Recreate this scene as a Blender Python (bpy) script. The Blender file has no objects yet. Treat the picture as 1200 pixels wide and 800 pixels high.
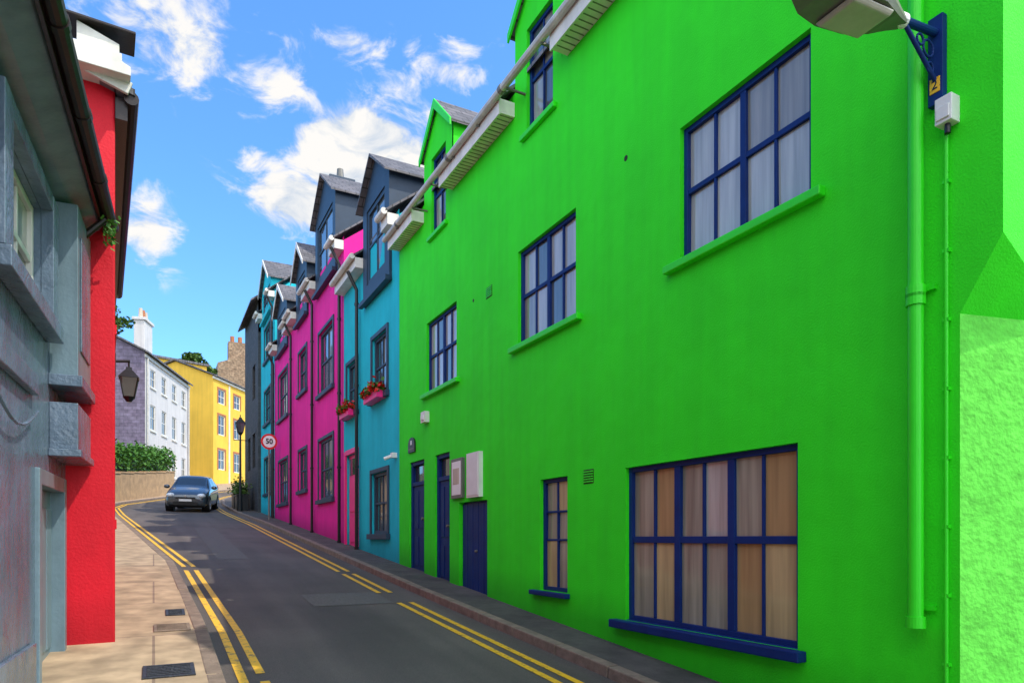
import bpy, math, random
from mathutils import Vector, Matrix
random.seed(7)
S = bpy.context.scene
S.view_settings.view_transform='Standard'; S.view_settings.look='None'; S.view_settings.exposure=0
COL = S.collection

# ---------------------------------------------------------------- materials
def M(name, col, rough=.7, var=.12, vs=1.5, bump=.15, bs=60, spec=.4, metal=0, streak=0, coat=0, bigbump=0, detail=4, base=0):
    m=bpy.data.materials.new(name); m.use_nodes=True
    nt=m.node_tree; N=nt.nodes; L=nt.links
    b=N['Principled BSDF']; b.inputs['Roughness'].default_value=rough
    b.inputs['Specular IOR Level'].default_value=spec; b.inputs['Metallic'].default_value=metal
    b.inputs['Coat Weight'].default_value=coat
    tc=N.new('ShaderNodeTexCoord')
    n=N.new('ShaderNodeTexNoise'); n.inputs['Scale'].default_value=vs; n.inputs['Detail'].default_value=detail
    n.inputs['Roughness'].default_value=.65
    L.new(tc.outputs['Object'],n.inputs['Vector'])
    r=N.new('ShaderNodeMapRange'); r.inputs[1].default_value=.3; r.inputs[2].default_value=.7
    r.inputs[3].default_value=1-var; r.inputs[4].default_value=1+var
    L.new(n.outputs['Fac'],r.inputs[0])
    fac=r.outputs[0]
    def mul(a,c):
        mu=N.new('ShaderNodeMath'); mu.operation='MULTIPLY'; L.new(a,mu.inputs[0]); L.new(c,mu.inputs[1]); return mu.outputs[0]
    if streak:
        mp=N.new('ShaderNodeMapping'); mp.inputs['Scale'].default_value=(5,5,.35)
        L.new(tc.outputs['Object'],mp.inputs['Vector'])
        n2=N.new('ShaderNodeTexNoise'); n2.inputs['Scale'].default_value=1; n2.inputs['Detail'].default_value=4
        L.new(mp.outputs[0],n2.inputs['Vector'])
        r2=N.new('ShaderNodeMapRange'); r2.inputs[1].default_value=.35; r2.inputs[2].default_value=.6
        r2.inputs[3].default_value=1-streak; r2.inputs[4].default_value=1
        L.new(n2.outputs['Fac'],r2.inputs[0])
        fac=mul(fac,r2.outputs[0])
    if base:   # splash-back dirt along the foot of the wall, following the street gradient
        dp=N.new('ShaderNodeVectorMath'); dp.operation='DOT_PRODUCT'; dp.inputs[1].default_value=(0,-.084,1); L.new(tc.outputs['Object'],dp.inputs[0])
        ad=N.new('ShaderNodeMath'); ad.operation='MULTIPLY_ADD'; ad.inputs[1].default_value=-.6; L.new(n.outputs['Fac'],ad.inputs[0]); L.new(dp.outputs['Value'],ad.inputs[2])
        r3=N.new('ShaderNodeMapRange'); r3.inputs[1].default_value=-.15; r3.inputs[2].default_value=.28; r3.inputs[3].default_value=1-base; r3.inputs[4].default_value=1
        L.new(ad.outputs[0],r3.inputs[0]); fac=mul(fac,r3.outputs[0])
    vm=N.new('ShaderNodeVectorMath'); vm.operation='SCALE'; vm.inputs[0].default_value=col[:3]
    L.new(fac,vm.inputs['Scale']); L.new(vm.outputs[0],b.inputs['Base Color'])
    if bump:
        nb=N.new('ShaderNodeTexNoise'); nb.inputs['Scale'].default_value=bs; nb.inputs['Detail'].default_value=2
        L.new(tc.outputs['Object'],nb.inputs['Vector'])
        h=nb.outputs['Fac']
        if bigbump:
            n3=N.new('ShaderNodeTexNoise'); n3.inputs['Scale'].default_value=3.5; n3.inputs['Detail'].default_value=1
            L.new(tc.outputs['Object'],n3.inputs['Vector'])
            ma=N.new('ShaderNodeMath'); ma.operation='MULTIPLY_ADD'; ma.inputs[1].default_value=bigbump
            L.new(n3.outputs['Fac'],ma.inputs[0]); L.new(h,ma.inputs[2]); h=ma.outputs[0]
        bp=N.new('ShaderNodeBump'); bp.inputs['Strength'].default_value=bump; bp.inputs['Distance'].default_value=.02
        L.new(h,bp.inputs['Height']); L.new(bp.outputs[0],b.inputs['Normal'])
    return m

def brickmat(name, c1, c2, mortar, bw, bh, axes='YX', rough=.7, ms=.01, bump=.4, bfac=1.0, var=.3):
    m=bpy.data.materials.new(name); m.use_nodes=True
    nt=m.node_tree; N=nt.nodes; L=nt.links; b=N['Principled BSDF']; b.inputs['Roughness'].default_value=rough
    tc=N.new('ShaderNodeTexCoord'); sp=N.new('ShaderNodeSeparateXYZ'); L.new(tc.outputs['Object'],sp.inputs[0])
    cb=N.new('ShaderNodeCombineXYZ')
    L.new(sp.outputs[axes[0]],cb.inputs[0]); L.new(sp.outputs[axes[1]],cb.inputs[1])
    br=N.new('ShaderNodeTexBrick'); br.inputs['Scale'].default_value=1
    br.inputs['Brick Width'].default_value=bw; br.inputs['Row Height'].default_value=bh; br.inputs['Mortar Size'].default_value=ms
    br.inputs['Color1'].default_value=(*c1,1); br.inputs['Color2'].default_value=(*c2,1); br.inputs['Mortar'].default_value=(*mortar,1)
    L.new(cb.outputs[0],br.inputs['Vector'])
    n=N.new('ShaderNodeTexNoise'); n.inputs['Scale'].default_value=4; n.inputs['Detail'].default_value=6
    L.new(tc.outputs['Object'],n.inputs['Vector'])
    r=N.new('ShaderNodeMapRange'); r.inputs[1].default_value=.3; r.inputs[2].default_value=.7; r.inputs[3].default_value=1-var; r.inputs[4].default_value=1+var
    L.new(n.outputs['Fac'],r.inputs[0])
    vm=N.new('ShaderNodeVectorMath'); vm.operation='SCALE'; L.new(br.outputs['Color'],vm.inputs[0]); L.new(r.outputs[0],vm.inputs['Scale'])
    L.new(vm.outputs[0],b.inputs['Base Color'])
    bp=N.new('ShaderNodeBump'); bp.inputs['Strength'].default_value=bump; bp.inputs['Distance'].default_value=.01
    L.new(br.outputs['Color'],bp.inputs['Height']); L.new(bp.outputs[0],b.inputs['Normal'])
    return m

def glassmat(name, col, rough=.04, fold=0, var=.25, ior=1.9):
    m=bpy.data.materials.new(name); m.use_nodes=True
    nt=m.node_tree; N=nt.nodes; L=nt.links; b=N['Principled BSDF']
    b.inputs['Roughness'].default_value=.6; b.inputs['Coat Weight'].default_value=1; b.inputs['Coat Roughness'].default_value=rough
    b.inputs['Coat IOR'].default_value=ior
    b.inputs['Specular IOR Level'].default_value=.3
    tc=N.new('ShaderNodeTexCoord')
    mp=N.new('ShaderNodeMapping'); mp.inputs['Scale'].default_value=(14,14,.8) if fold else (2,2,2)
    L.new(tc.outputs['Object'],mp.inputs['Vector'])
    n=N.new('ShaderNodeTexNoise'); n.inputs['Scale'].default_value=1; n.inputs['Detail'].default_value=3
    L.new(mp.outputs[0],n.inputs['Vector'])
    r=N.new('ShaderNodeMapRange'); r.inputs[1].default_value=.3; r.inputs[2].default_value=.7; r.inputs[3].default_value=1-var; r.inputs[4].default_value=1+var
    L.new(n.outputs['Fac'],r.inputs[0])
    vm=N.new('ShaderNodeVectorMath'); vm.operation='SCALE'; vm.inputs[0].default_value=col; L.new(r.outputs[0],vm.inputs['Scale'])
    L.new(vm.outputs[0],b.inputs['Base Color'])
    nb=N.new('ShaderNodeTexNoise'); nb.inputs['Scale'].default_value=2.5; nb.inputs['Detail'].default_value=1; L.new(tc.outputs['Object'],nb.inputs['Vector'])
    bp=N.new('ShaderNodeBump'); bp.inputs['Strength'].default_value=.12; bp.inputs['Distance'].default_value=.02
    L.new(nb.outputs['Fac'],bp.inputs['Height']); L.new(bp.outputs[0],b.inputs['Coat Normal'])
    return m

green=M('green_render',(.035,.80,.012),.7,.06,1.2,.2,70,.25,streak=.07,bigbump=3.5,base=.35)
green_old=M('green_roughcast',(.13,.66,.07),.85,.20,7,.5,24,.2,bigbump=1,base=.3)
green_paint=M('green_gloss',(.03,.72,.012),.4,.06,3,.03,30,.4)
navy=M('navy_paint',(.004,.024,.14),.5,.15,5,.05,40,.2)
white=M('white_paint',(.74,.72,.66),.5,.1,4,.05,40,.4,streak=.15)
white_pl=M('white_plastic',(.72,.72,.70),.4,.06,5,.03,40)
teal=M('teal_render',(.014,.50,.60),.75,.08,1.2,.2,50,.25,streak=.10,bigbump=2,base=.35)
pink=M('pink_render',(.88,.014,.32),.75,.08,1.2,.2,50,.25,streak=.08,bigbump=2,base=.35)
pinkdoor=M('pink_door',(.85,.02,.22),.4,.06,4,.03,40)
bluegrey=M('blue_grey_paint',(.022,.045,.08),.5,.15,4,.05,40)
blackp=M('black_gloss',(.012,.012,.014),.3,.15,5,.03,40)
red=M('red_render',(.70,.006,.022),.6,.09,1.5,.2,45,.3,streak=.12,bigbump=2,base=.35)
greyr=M('grey_render',(.13,.185,.26),.26,.16,2.2,.4,30,.6,streak=.28,bigbump=4)
greyl=M('light_grey_paint',(.17,.255,.31),.33,.12,3,.15,30,.5,streak=.25)
gutterdk=M('dark_gutter',(.022,.014,.013),.35,.25,5,.05,40)
guttergr=M('grey_gutter',(.50,.48,.44),.4,.2,5,.05,40)
slate=brickmat('roof_slate',(.10,.10,.12),(.16,.15,.16),(.03,.03,.03),.30,.16,'YX')
slateb=brickmat('dormer_slate',(.09,.09,.10),(.14,.13,.14),(.03,.03,.03),.28,.13,'XZ')
slatecl=brickmat('purple_slate_cladding',(.14,.11,.17),(.19,.155,.23),(.07,.06,.09),.5,.22,'XZ')
darksl=brickmat('dark_slate_cladding',(.03,.035,.04),(.055,.055,.06),(.02,.02,.02),.3,.15,'YZ')
stone=brickmat('rubble_stone',(.22,.14,.085),(.32,.22,.14),(.12,.09,.06),.5,.25,'XZ',var=.5)
whitew=M('white_render',(.60,.58,.57),.8,.06,1,.1,20,streak=.12)
yellow=M('yellow_render',(.80,.50,.06),.8,.06,1,.1,20,streak=.1)
cream=M('cream_render',(.55,.48,.38),.8,.1,1,.1,20,streak=.15)
beigew=M('sandstone_garden_wall',(.42,.27,.14),.85,.25,3,.4,12)
kerbm=M('kerb_granite',(.21,.155,.12),.8,.3,6,.4,60)
pavr=M('pavement_dark',(.080,.068,.064),.85,.35,2.5,.4,80)
metal=M('cast_iron',(.06,.065,.075),.5,.3,10,.4,60,metal=.6)
lampgrey=M('lamp_grey',(.17,.165,.15),.45,.15,8,.03,40,metal=.2)
lens=M('lamp_lens',(.45,.42,.36),.2,.1,8,.02,40)
yel=M('yellow_label',(.8,.45,.02),.5,.05)
redp=M('sign_red',(.65,.01,.015),.4,.05)
signw=M('sign_white',(.8,.8,.8),.4,.03)
hole_dark=M('wall_hole',(.02,.03,.02),.9,.2)
terr=M('terracotta',(.4,.15,.07),.8,.2,10)
g_pale=glassmat('pane_net_curtain',(.36,.36,.33),.05,1,.25)
g_grey=glassmat('pane_grey_blind',(.22,.20,.16),.05,1,.3)
g_brown=glassmat('pane_brown_curtain',(.36,.22,.095),.08,1,.2,1.42)
g_brown2=glassmat('pane_tan_curtain',(.46,.33,.16),.08,1,.25,1.42)
g_tan3=glassmat('pane_grey_curtain',(.28,.25,.19),.08,1,.3,1.5)
g_dark=glassmat('pane_dark',(.015,.02,.025),.04)
g_mid=glassmat('pane_mid',(.07,.085,.09),.05,1,.4)

def asphalt():
    m=bpy.data.materials.new('asphalt'); m.use_nodes=True
    nt=m.node_tree; N=nt.nodes; L=nt.links; b=N['Principled BSDF']; b.inputs['Roughness'].default_value=.75
    tc=N.new('ShaderNodeTexCoord')
    def noise(sc,det,mp=None):
        n=N.new('ShaderNodeTexNoise'); n.inputs['Scale'].default_value=sc; n.inputs['Detail'].default_value=det
        if mp:
            k=N.new('ShaderNodeMapping'); k.inputs['Scale'].default_value=mp; L.new(tc.outputs['Object'],k.inputs[0]); L.new(k.outputs[0],n.inputs['Vector'])
        else: L.new(tc.outputs['Object'],n.inputs['Vector'])
        return n.outputs['Fac']
    def mr(s,a,b_,c,d):
        r=N.new('ShaderNodeMapRange'); r.inputs[1].default_value=a;r.inputs[2].default_value=b_;r.inputs[3].default_value=c;r.inputs[4].default_value=d
        L.new(s,r.inputs[0]); return r.outputs[0]
    def mul(a,b_):
        k=N.new('ShaderNodeMath'); k.operation='MULTIPLY'; L.new(a,k.inputs[0]); L.new(b_,k.inputs[1]); return k.outputs[0]
    f=mul(mr(noise(120,2),.3,.7,.65,1.35), mr(noise(.7,5),.35,.65,.82,1.14))
    f=mul(f, mr(noise(1,4,(2.2,.12,1)),.35,.65,.78,1.14))
    f=mul(f, mr(noise(260,1),.6,.75,1,1.9))
    vm=N.new('ShaderNodeVectorMath'); vm.operation='SCALE'; vm.inputs[0].default_value=(.098,.080,.070); L.new(f,vm.inputs['Scale'])
    L.new(vm.outputs[0],b.inputs['Base Color'])
    bp=N.new('ShaderNodeBump'); bp.inputs['Strength'].default_value=.6; bp.inputs['Distance'].default_value=.006
    L.new(noise(150,2),bp.inputs['Height']); L.new(bp.outputs[0],b.inputs['Normal'])
    return m
asph=asphalt()
asph2=M('asphalt_patch',(.125,.115,.108),.8,.25,30,.4,120)
pavl=brickmat('concrete_paving',(.40,.29,.19),(.36,.26,.17),(.22,.15,.11),2.6,1.9,'XY',rough=.85,ms=.012,bump=.2,var=.32)
def linemat():
    m=bpy.data.materials.new('yellow_line_paint'); m.use_nodes=True
    nt=m.node_tree; N=nt.nodes; L=nt.links; b=N['Principled BSDF']; b.inputs['Roughness'].default_value=.6
    tc=N.new('ShaderNodeTexCoord'); n=N.new('ShaderNodeTexNoise'); n.inputs['Scale'].default_value=14; n.inputs['Detail'].default_value=8; n.inputs['Roughness'].default_value=.8
    L.new(tc.outputs['Object'],n.inputs['Vector'])
    cr=N.new('ShaderNodeValToRGB'); cr.color_ramp.elements[0].position=.36; cr.color_ramp.elements[0].color=(.13,.10,.07,1)
    cr.color_ramp.elements[1].position=.48; cr.color_ramp.elements[1].color=(.85,.47,.015,1)
    L.new(n.outputs['Fac'],cr.inputs[0]); L.new(cr.outputs[0],b.inputs['Base Color'])
    return m
linem=linemat()
groundm=M('ground_grass',(.10,.11,.05),.9,.3,.5,.3,10)
leafm=M('leaf',(.065,.13,.02),.6,.55,1.3,.0,10,.3)
hedgem=M('hedge_leaf',(.06,.17,.02),.6,.5,3,.0,10,.3)
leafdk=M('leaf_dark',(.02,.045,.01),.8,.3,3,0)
bark=M('bark',(.09,.06,.04),.9,.3,10)
flower=M('red_petals',(.7,.02,.015),.5,.2,10,0)

# ---------------------------------------------------------------- mesh builder
class F:
    def __init__(s,o,d,out=None):
        s.o=Vector((o[0],o[1],0)); s.d=Vector((d[0],d[1],0)).normalized()
        s.n=Vector((out[0],out[1],0)).normalized()
    def __call__(s,u,d,z): return s.o+s.d*u+s.n*d+Vector((0,0,z))
W=F((0,0),(0,1),(1,0))      # u=Y, d=X
def empty(name,loc=(0,0,0)):
    e=bpy.data.objects.new(name,None); COL.objects.link(e); return e
class MB:
    def __init__(s): s.v=[];s.f=[];s.m=[];s.mats=[]
    def mi(s,m):
        if m not in s.mats: s.mats.append(m)
        return s.mats.index(m)
    def poly(s,pts,m):
        i=len(s.v); s.v+= [tuple(p) for p in pts]; s.f.append(list(range(i,i+len(pts)))); s.m.append(s.mi(m))
    def solid(s,a,b,m):
        i=len(s.v); n=len(a); s.v+=[tuple(p) for p in a]+[tuple(p) for p in b]; k=s.mi(m)
        s.f.append(list(range(i,i+n))); s.f.append([i+n+j for j in reversed(range(n))]); s.m+=[k,k]
        for j in range(n):
            s.f.append([i+j,i+n+j,i+n+(j+1)%n,i+(j+1)%n]); s.m.append(k)
    def box(s,T,u0,u1,d0,d1,z0,z1,m):
        s.solid([T(u0,d0,z0),T(u1,d0,z0),T(u1,d1,z0),T(u0,d1,z0)],[T(u0,d0,z1),T(u1,d0,z1),T(u1,d1,z1),T(u0,d1,z1)],m)
    def prism(s,T,poly,d0,d1,m): s.solid([T(u,d0,z) for u,z in poly],[T(u,d1,z) for u,z in poly],m)
    def prismu(s,T,poly,u0,u1,m): s.solid([T(u0,d,z) for d,z in poly],[T(u1,d,z) for d,z in poly],m)
    def cyl(s,p0,p1,r,m,n=12,r1=None):
        p0=Vector(p0);p1=Vector(p1); ax=(p1-p0).normalized(); q=ax.to_track_quat('Z','Y'); r1=r if r1 is None else r1
        a=[p0+q@Vector((math.cos(t)*r,math.sin(t)*r,0)) for t in [2*math.pi*i/n for i in range(n)]]
        b=[p1+q@Vector((math.cos(t)*r1,math.sin(t)*r1,0)) for t in [2*math.pi*i/n for i in range(n)]]
        s.solid(a,b,m)
    def obj(s,name,parent=None,bevel=0,smooth=False,subs=0):
        me=bpy.data.meshes.new(name); me.from_pydata(s.v,[],s.f)
        for m in s.mats: me.materials.append(m)
        me.polygons.foreach_set('material_index',s.m)
        me.update()
        import bmesh
        bm=bmesh.new(); bm.from_mesh(me)
        if subs: bmesh.ops.remove_doubles(bm,verts=bm.verts,dist=1e-5)
        if len(bm.faces)<20000 and not getattr(s,'norecalc',False): bmesh.ops.recalc_face_normals(bm,faces=bm.faces)
        bm.to_mesh(me); bm.free()
        if smooth:
            for p in me.polygons: p.use_smooth=True
        o=bpy.data.objects.new(name,me); COL.objects.link(o)
        if parent: o.parent=parent
        if bevel:
            b=o.modifiers.new('bevel','BEVEL'); b.width=bevel; b.segments=2; b.limit_method='ANGLE'; b.harden_normals=False
        if subs:
            b=o.modifiers.new('sub','SUBSURF'); b.levels=subs; b.render_levels=subs
        return o

def wallgrid(mb,T,solids,opens,depth,m,d=0,mrev=None):
    us=sorted({x for r in solids+opens for x in r[:2]}); zs=sorted({x for r in solids+opens for x in r[2:4]})
    ins=lambda u,z,rs:any(r[0]<u<r[1] and r[2]<z<r[3] for r in rs)
    for i in range(len(us)-1):
        for j in range(len(zs)-1):
            u=(us[i]+us[i+1])/2; z=(zs[j]+zs[j+1])/2
            if ins(u,z,solids) and not ins(u,z,opens):
                mb.poly([T(us[i],d,zs[j]),T(us[i+1],d,zs[j]),T(us[i+1],d,zs[j+1]),T(us[i],d,zs[j+1])],m)
    mr=mrev or m
    for (u0,u1,z0,z1) in [o[:4] for o in opens]:
        e=d-depth
        mb.poly([T(u0,d,z0),T(u0,e,z0),T(u0,e,z1),T(u0,d,z1)],mr); mb.poly([T(u1,d,z0),T(u1,e,z0),T(u1,e,z1),T(u1,d,z1)],mr)
        mb.poly([T(u0,d,z0),T(u1,d,z0),T(u1,e,z0),T(u0,e,z0)],mr); mb.poly([T(u0,d,z1),T(u1,d,z1),T(u1,e,z1),T(u0,e,z1)],mr)

def window(fr,gl,T,u0,u1,z0,z1,cols,rows,fm,gm,d=-.10,bw=.05,bar=.026,thick=(),tb=.06,hthick=False,prow=False):
    t=.055
    fr.box(T,u0,u0+bw,d,d+t,z0,z1,fm); fr.box(T,u1-bw,u1,d,d+t,z0,z1,fm)
    fr.box(T,u0+bw,u1-bw,d,d+t-.003,z0,z0+bw,fm); fr.box(T,u0+bw,u1-bw,d,d+t-.003,z1-bw,z1,fm)
    a0,a1,b0,b1=u0+bw,u1-bw,z0+bw,z1-bw
    ue=[a0+(a1-a0)*i/cols for i in range(cols+1)]
    ze=[b0]+[b0+(b1-b0)*f for f in rows]+[b1]
    for i in range(1,cols):
        w=tb if i in thick else bar
        fr.box(T,ue[i]-w/2,ue[i]+w/2,d+.002,d+t-(.006 if i in thick else .015),b0,b1,fm)
    for z in ze[1:-1]:
        w=tb*.8 if hthick else bar
        fr.box(T,a0,a1,d+.004,d+t-(.011 if hthick else .019),z-w/2,z+w/2,fm)
    for j in range(len(ze)-1):
        for i in range(cols):
            e=d+.016; r=[random.uniform(-.005,.005) for _ in range(3)]
            g=gm[(j*cols+i)%len(gm)]
            gl.poly([T(ue[i],e+r[0],ze[j]),T(ue[i+1],e+r[1],ze[j]),T(ue[i+1],e+r[1]+r[2],ze[j+1]),T(ue[i],e+r[0]+r[2],ze[j+1])],g)

# ---------------------------------------------------------------- ground
def g0(y):
    y=max(-60,min(y,110)); z=.084*y
    if y>28: z+=.0006*(min(y,75)-28)**2+ (.056*(y-75) if y>75 else 0)
    return z
def g(y):
    a=math.floor(y); return g0(a)+(g0(a+1)-g0(a))*(y-a)
def interp(tab):
    def f(y):
        if y<=tab[0][0]: return tab[0][1]
        for (a,b),(c,d) in zip(tab,tab[1:]):
            if y<=c: 
                t=(y-a)/(c-a); return b+(d-b)*t
        return tab[-1][1]
    return f
RK=interp([(-60,3.66),(5,3.66),(10,3.58),(26,3.52),(34,3.28),(40,3.3),(45,3.7),(50,4.8),(55,6.6),(60,9.2),(66,13),(80,24)])
LK=interp([(-60,.5),(8,.5),(14,.33),(31,-1.35),(36,-1.75),(39,-1.5),(44,-.05),(50,1.9),(56,4.3),(62,7.8),(70,14),(80,22)])
def ribbon(name,l,r,y0,y1,dz,m,parent=None,nx=1):
    mb=MB(); ys=[y0]+[y for y in range(math.floor(y0)+1,math.ceil(y1))]+[y1]
    for a,b in zip(ys,ys[1:]):
        for i in range(nx):
            fa=lambda y,t:l(y)+(r(y)-l(y))*t
            t0,t1=i/nx,(i+1)/nx
            mb.poly([(fa(a,t0),a,g(a)+dz),(fa(a,t1),a,g(a)+dz),(fa(b,t1),b,g(b)+dz),(fa(b,t0),b,g(b)+dz)],m)
    return mb.obj(name,parent)
C=lambda v:(lambda y:v)
mb=MB(); ys=[-1500]+list(range(-60,111))+[1500]
for a,b in zip(ys,ys[1:]):
    mb.poly([(-1500,a,g0(a)-.012),(1500,a,g0(a)-.012),(1500,b,g0(b)-.012),(-1500,b,g0(b)-.012)],groundm)
mb.obj('ground')
ribbon('road',lambda y:LK(y)-.02,lambda y:RK(y)+.02,-60,80,0,asph)
def pavement(name,l,r,kx,sgn,y0,y1,m):
    e=empty(name)
    ribbon('paving',l,r,y0,y1,.10,m,e)
    mb=MB(); y=y0
    while y<y1-.01:
        L=.9 if y<60 else 3; y2=min(y+L,y1); a,b=y+.006,y2-.006
        k0,k1=kx(a),kx(b); w=.13*sgn; j=random.uniform(-.004,.004)
        A=[(k0,a,g(a)-.1),(k0+w,a,g(a)-.1),(k0+w,a,g(a)+.106+j),(k0,a,g(a)+.106+j)]
        B=[(k1,b,g(b)-.1),(k1+w,b,g(b)-.1),(k1+w,b,g(b)+.106+j),(k1,b,g(b)+.106+j)]
        mb.solid(A,B,kerbm); y=y2
    mb.obj('kerb_stones',e,bevel=.012)
    return e
pavement('pavement',lambda y:RK(y)+.05,lambda y:max(4.45,RK(y)+1.4),RK,1,-30,80,pavr)
pavement('pavement',lambda y:min(-3,LK(y)-1.4),lambda y:LK(y)-.05,LK,-1,-30,80,pavl)
e=empty('yellow_road_lines')
def line(off,side,y0,y1,w=.075):
    f=RK if side>0 else LK
    c=lambda y:f(y)-side*off
    ribbon('yellow_line',lambda y:c(y)-w/2,lambda y:c(y)+w/2,y0,y1,.005,linem,e)
for o in (.34,.52):
    line(o,1,-20,9.3); line(o,1,10.2,12.4); line(o,1,12.75,78)
for o in (.16,.32):
    line(o,-1,-20,6.0 if o>.2 else 13.4); line(o,-1,13.9,78)
line(.32,-1,6.25,13.4)
ribbon('asphalt_patch',C(1.9),C(3.0),9.3,10.3,.0055,asph2)
ribbon('asphalt_patch',C(1.15),C(1.75),15,24,.0045,asph2)
def cover(name,x0,x1,y0,y1,mats=metal):
    mb=MB(); z=lambda y:g(y)+.103
    mb.solid([(x0,y0,z(y0)),(x1,y0,z(y0)),(x1,y1,z(y1)),(x0,y1,z(y1))],[(x0,y0,z(y0)+.012),(x1,y0,z(y0)+.012),(x1,y1,z(y1)+.012),(x0,y1,z(y1)+.012)],mats)
    n=8
    for i in range(1,n):
        y=y0+(y1-y0)*i/n; mb.solid([(x0+.03,y-.008,z(y)+.012),(x1-.03,y-.008,z(y)+.012),(x1-.03,y+.008,z(y)+.012),(x0+.03,y+.008,z(y)+.012)],[(x0+.03,y-.008,z(y)+.018),(x1-.03,y-.008,z(y)+.018),(x1-.03,y+.008,z(y)+.018),(x0+.03,y+.008,z(y)+.018)],mats)
    mb.obj(name,None,bevel=.003)
cover('manhole_cover',-.08,.30,6.0,6.38); cover('manhole_cover',.0,.34,7.75,8.1,kerbm); cover('drain_cover',.12,.32,8.6,8.95)

# ---------------------------------------------------------------- right hand row : plane X=4.3
R=F((4.3,0),(0,1),(-1,0))   # u=Y, d=out (towards street)
EAVE=7.55
def main_roof(mb,T,u0,u1,eave,half,rise,m,over=.28,skip=()):
    sl=rise/half
    segs=[];a=u0
    for s0,s1 in sorted(skip): segs.append((a,s0)); a=s1
    segs.append((a,u1))
    for s0,s1 in segs:
        if s1-s0>.05: mb.prismu(T,[(over,eave),(over,eave+.05),(-.001,eave+.05+sl*over),(-.001,eave+sl*over)],s0,s1,m)
    e=eave+sl*over
    mb.prismu(T,[(-.003,e),(-.003,e+.05),(-half,e+rise+.05),(-half,e+rise)],u0,u1,m)
    mb.prismu(T,[(-half-.003,e+rise),(-half-.003,e+rise+.05),(-2*half,e+.05),(-2*half,e)],u0,u1,m)
def dormer_roof(mb,T,u0,u1,zt,peak,m,mbarge,back=1.8,over=.08,front=.10,th=.05,bh=.10):
    c=(u0+u1)/2; s=(peak-zt)/(c-u0); a=u0-over; b=u1+over; za=zt-s*over
    mb.prism(T,[(a,za),(c,peak),(c,peak+th*1.3),(a,za+th)],front,-back,m)
    mb.prism(T,[(b,za),(c+.001,peak),(c+.001,peak+th*1.3),(b,za+th)],front,-back,m)
    if mbarge:
        mb.prism(T,[(a,za-bh*.6),(c,peak-bh),(c,peak+th*1.35),(a,za+th*1.05)],front+.003,front+.03,mbarge)
        mb.prism(T,[(b,za-bh*.6),(c+.001,peak-bh),(c+.001,peak+th*1.35),(b,za+th*1.05)],front+.003,front+.03,mbarge)
def gutter(mb,T,u0,u1,d,z,r,m,n=8):
    mb.cyl(T(u0,d,z),T(u1,d,z),r,m,10)
def cheeks(mb,T,u0,u1,zb,zt,m,back=1.8,d=-.02):
    for u in (u0,u1): mb.poly([T(u,d,zb),T(u,-back,zb),T(u,-back,zt),T(u,d,zt)],m)

gh=empty('green_terraced_house')
w=MB(); fr=MB(); gl=MB(); tr=MB(); rf=MB()
D1=(6.80,8.10); D2=(10.28,11.58); D0=(3.0,4.3)
op=[(3.44,4.855,4.24,5.47),(6.61,8.02,4.25,5.50),(10.10,11.46,4.25,5.50),
    (3.555,5.68,.86,2.42),(6.79,7.43,1.05,2.43),
    (7.12,7.78,6.95,8.3),(10.56,11.22,6.95,8.3),(3.3,3.98,6.95,8.3),
    (11.58,12.37,.95,3.12),(10.39,11.04,.8,3.12),(8.965,10.0,.7,2.26)]
sol=[(2.386,12.98,-1,EAVE+.12)]+[(a,b,6,8.5) for a,b in (D0,D1,D2)]+[(2.15,2.386,3.45,EAVE+.12)]
wallgrid(w,R,sol,op,.16,green)
for a,b in (D0,D1,D2):
    w.prism(R,[(a,8.5),(b,8.5),((a+b)/2,9.12)],0,-.1,green)
    cheeks(w,R,a,b,7.4,8.5,green)
    dormer_roof(rf,R,a,b,8.5,9.12,slateb,green_paint,front=.05)
GE=F((4.3,2.15),(1,0),(0,-1))
zt=EAVE+.12
w.poly([GE(0,0,3.45),GE(7.5,0,3.45),GE(7.5,0,zt),GE(3.75,0,zt+3.0),GE(0,0,zt)],green)
w.obj('walls',gh)
lw=MB(); cx=5.0
lw.poly([(4.3,2.386,-1),(cx,2.15,-1),(cx,2.15,3.02),(4.3,2.386,3.05)],green_old)
lw.poly([(4.3,2.386,3.05),(cx,2.15,3.02),(4.30,2.15,3.45),(4.3,2.386,3.45)],green)
lw.poly([(cx,2.15,3.02),(11.8,2.15,3.02),(11.8,2.15,3.45),(4.30,2.15,3.45)],green)
lw.poly([(cx,2.15,-1),(11.8,2.15,-1),(11.8,2.15,3.02),(cx,2.15,3.02)],green_old)
lw.obj('chamfered_corner',gh)
bk=MB(); bk.poly([(11.8,2.15,-1),(11.8,12.98,-1),(11.8,12.98,zt),(11.8,2.15,zt)],green)
bk.poly([(4.3,12.98,6),(11.8,12.98,6),(11.8,12.98,zt),(8.05,12.98,zt+2.9),(4.3,12.98,zt)],green); bk.obj('rear_walls',gh)
main_roof(rf,R,2.05,12.98,EAVE,3.6,2.9,slate,over=.25,skip=(D0,D1,D2))
rf.obj('roof',gh)
for a,b in ((2.15,3.0),(4.3,6.80),(8.10,10.28),(11.58,12.98)):
    tr.box(R,a+.01,b-.01,0.002,.22,EAVE-.20,EAVE-.01,white)
    tr.box(R,a+.005,b-.005,.22,.24,EAVE-.22,EAVE-.0,white)
    n=int((b-a)/.09)
    for i in range(n):
        u=a+.05+i*.09
        tr.box(R,u,u+.012,.01,.2,EAVE-.206,EAVE-.1995,lampgrey)
tr.obj('eaves_soffit',gh)
gt=MB(); gutter(gt,R,2.1,13.05,.285,EAVE-.01,.05,guttergr)
for u in [2.4+i*.9 for i in range(12)]: gt.box(R,u,u+.03,.0,.285,EAVE-.075,EAVE-.055,lampgrey)
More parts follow.
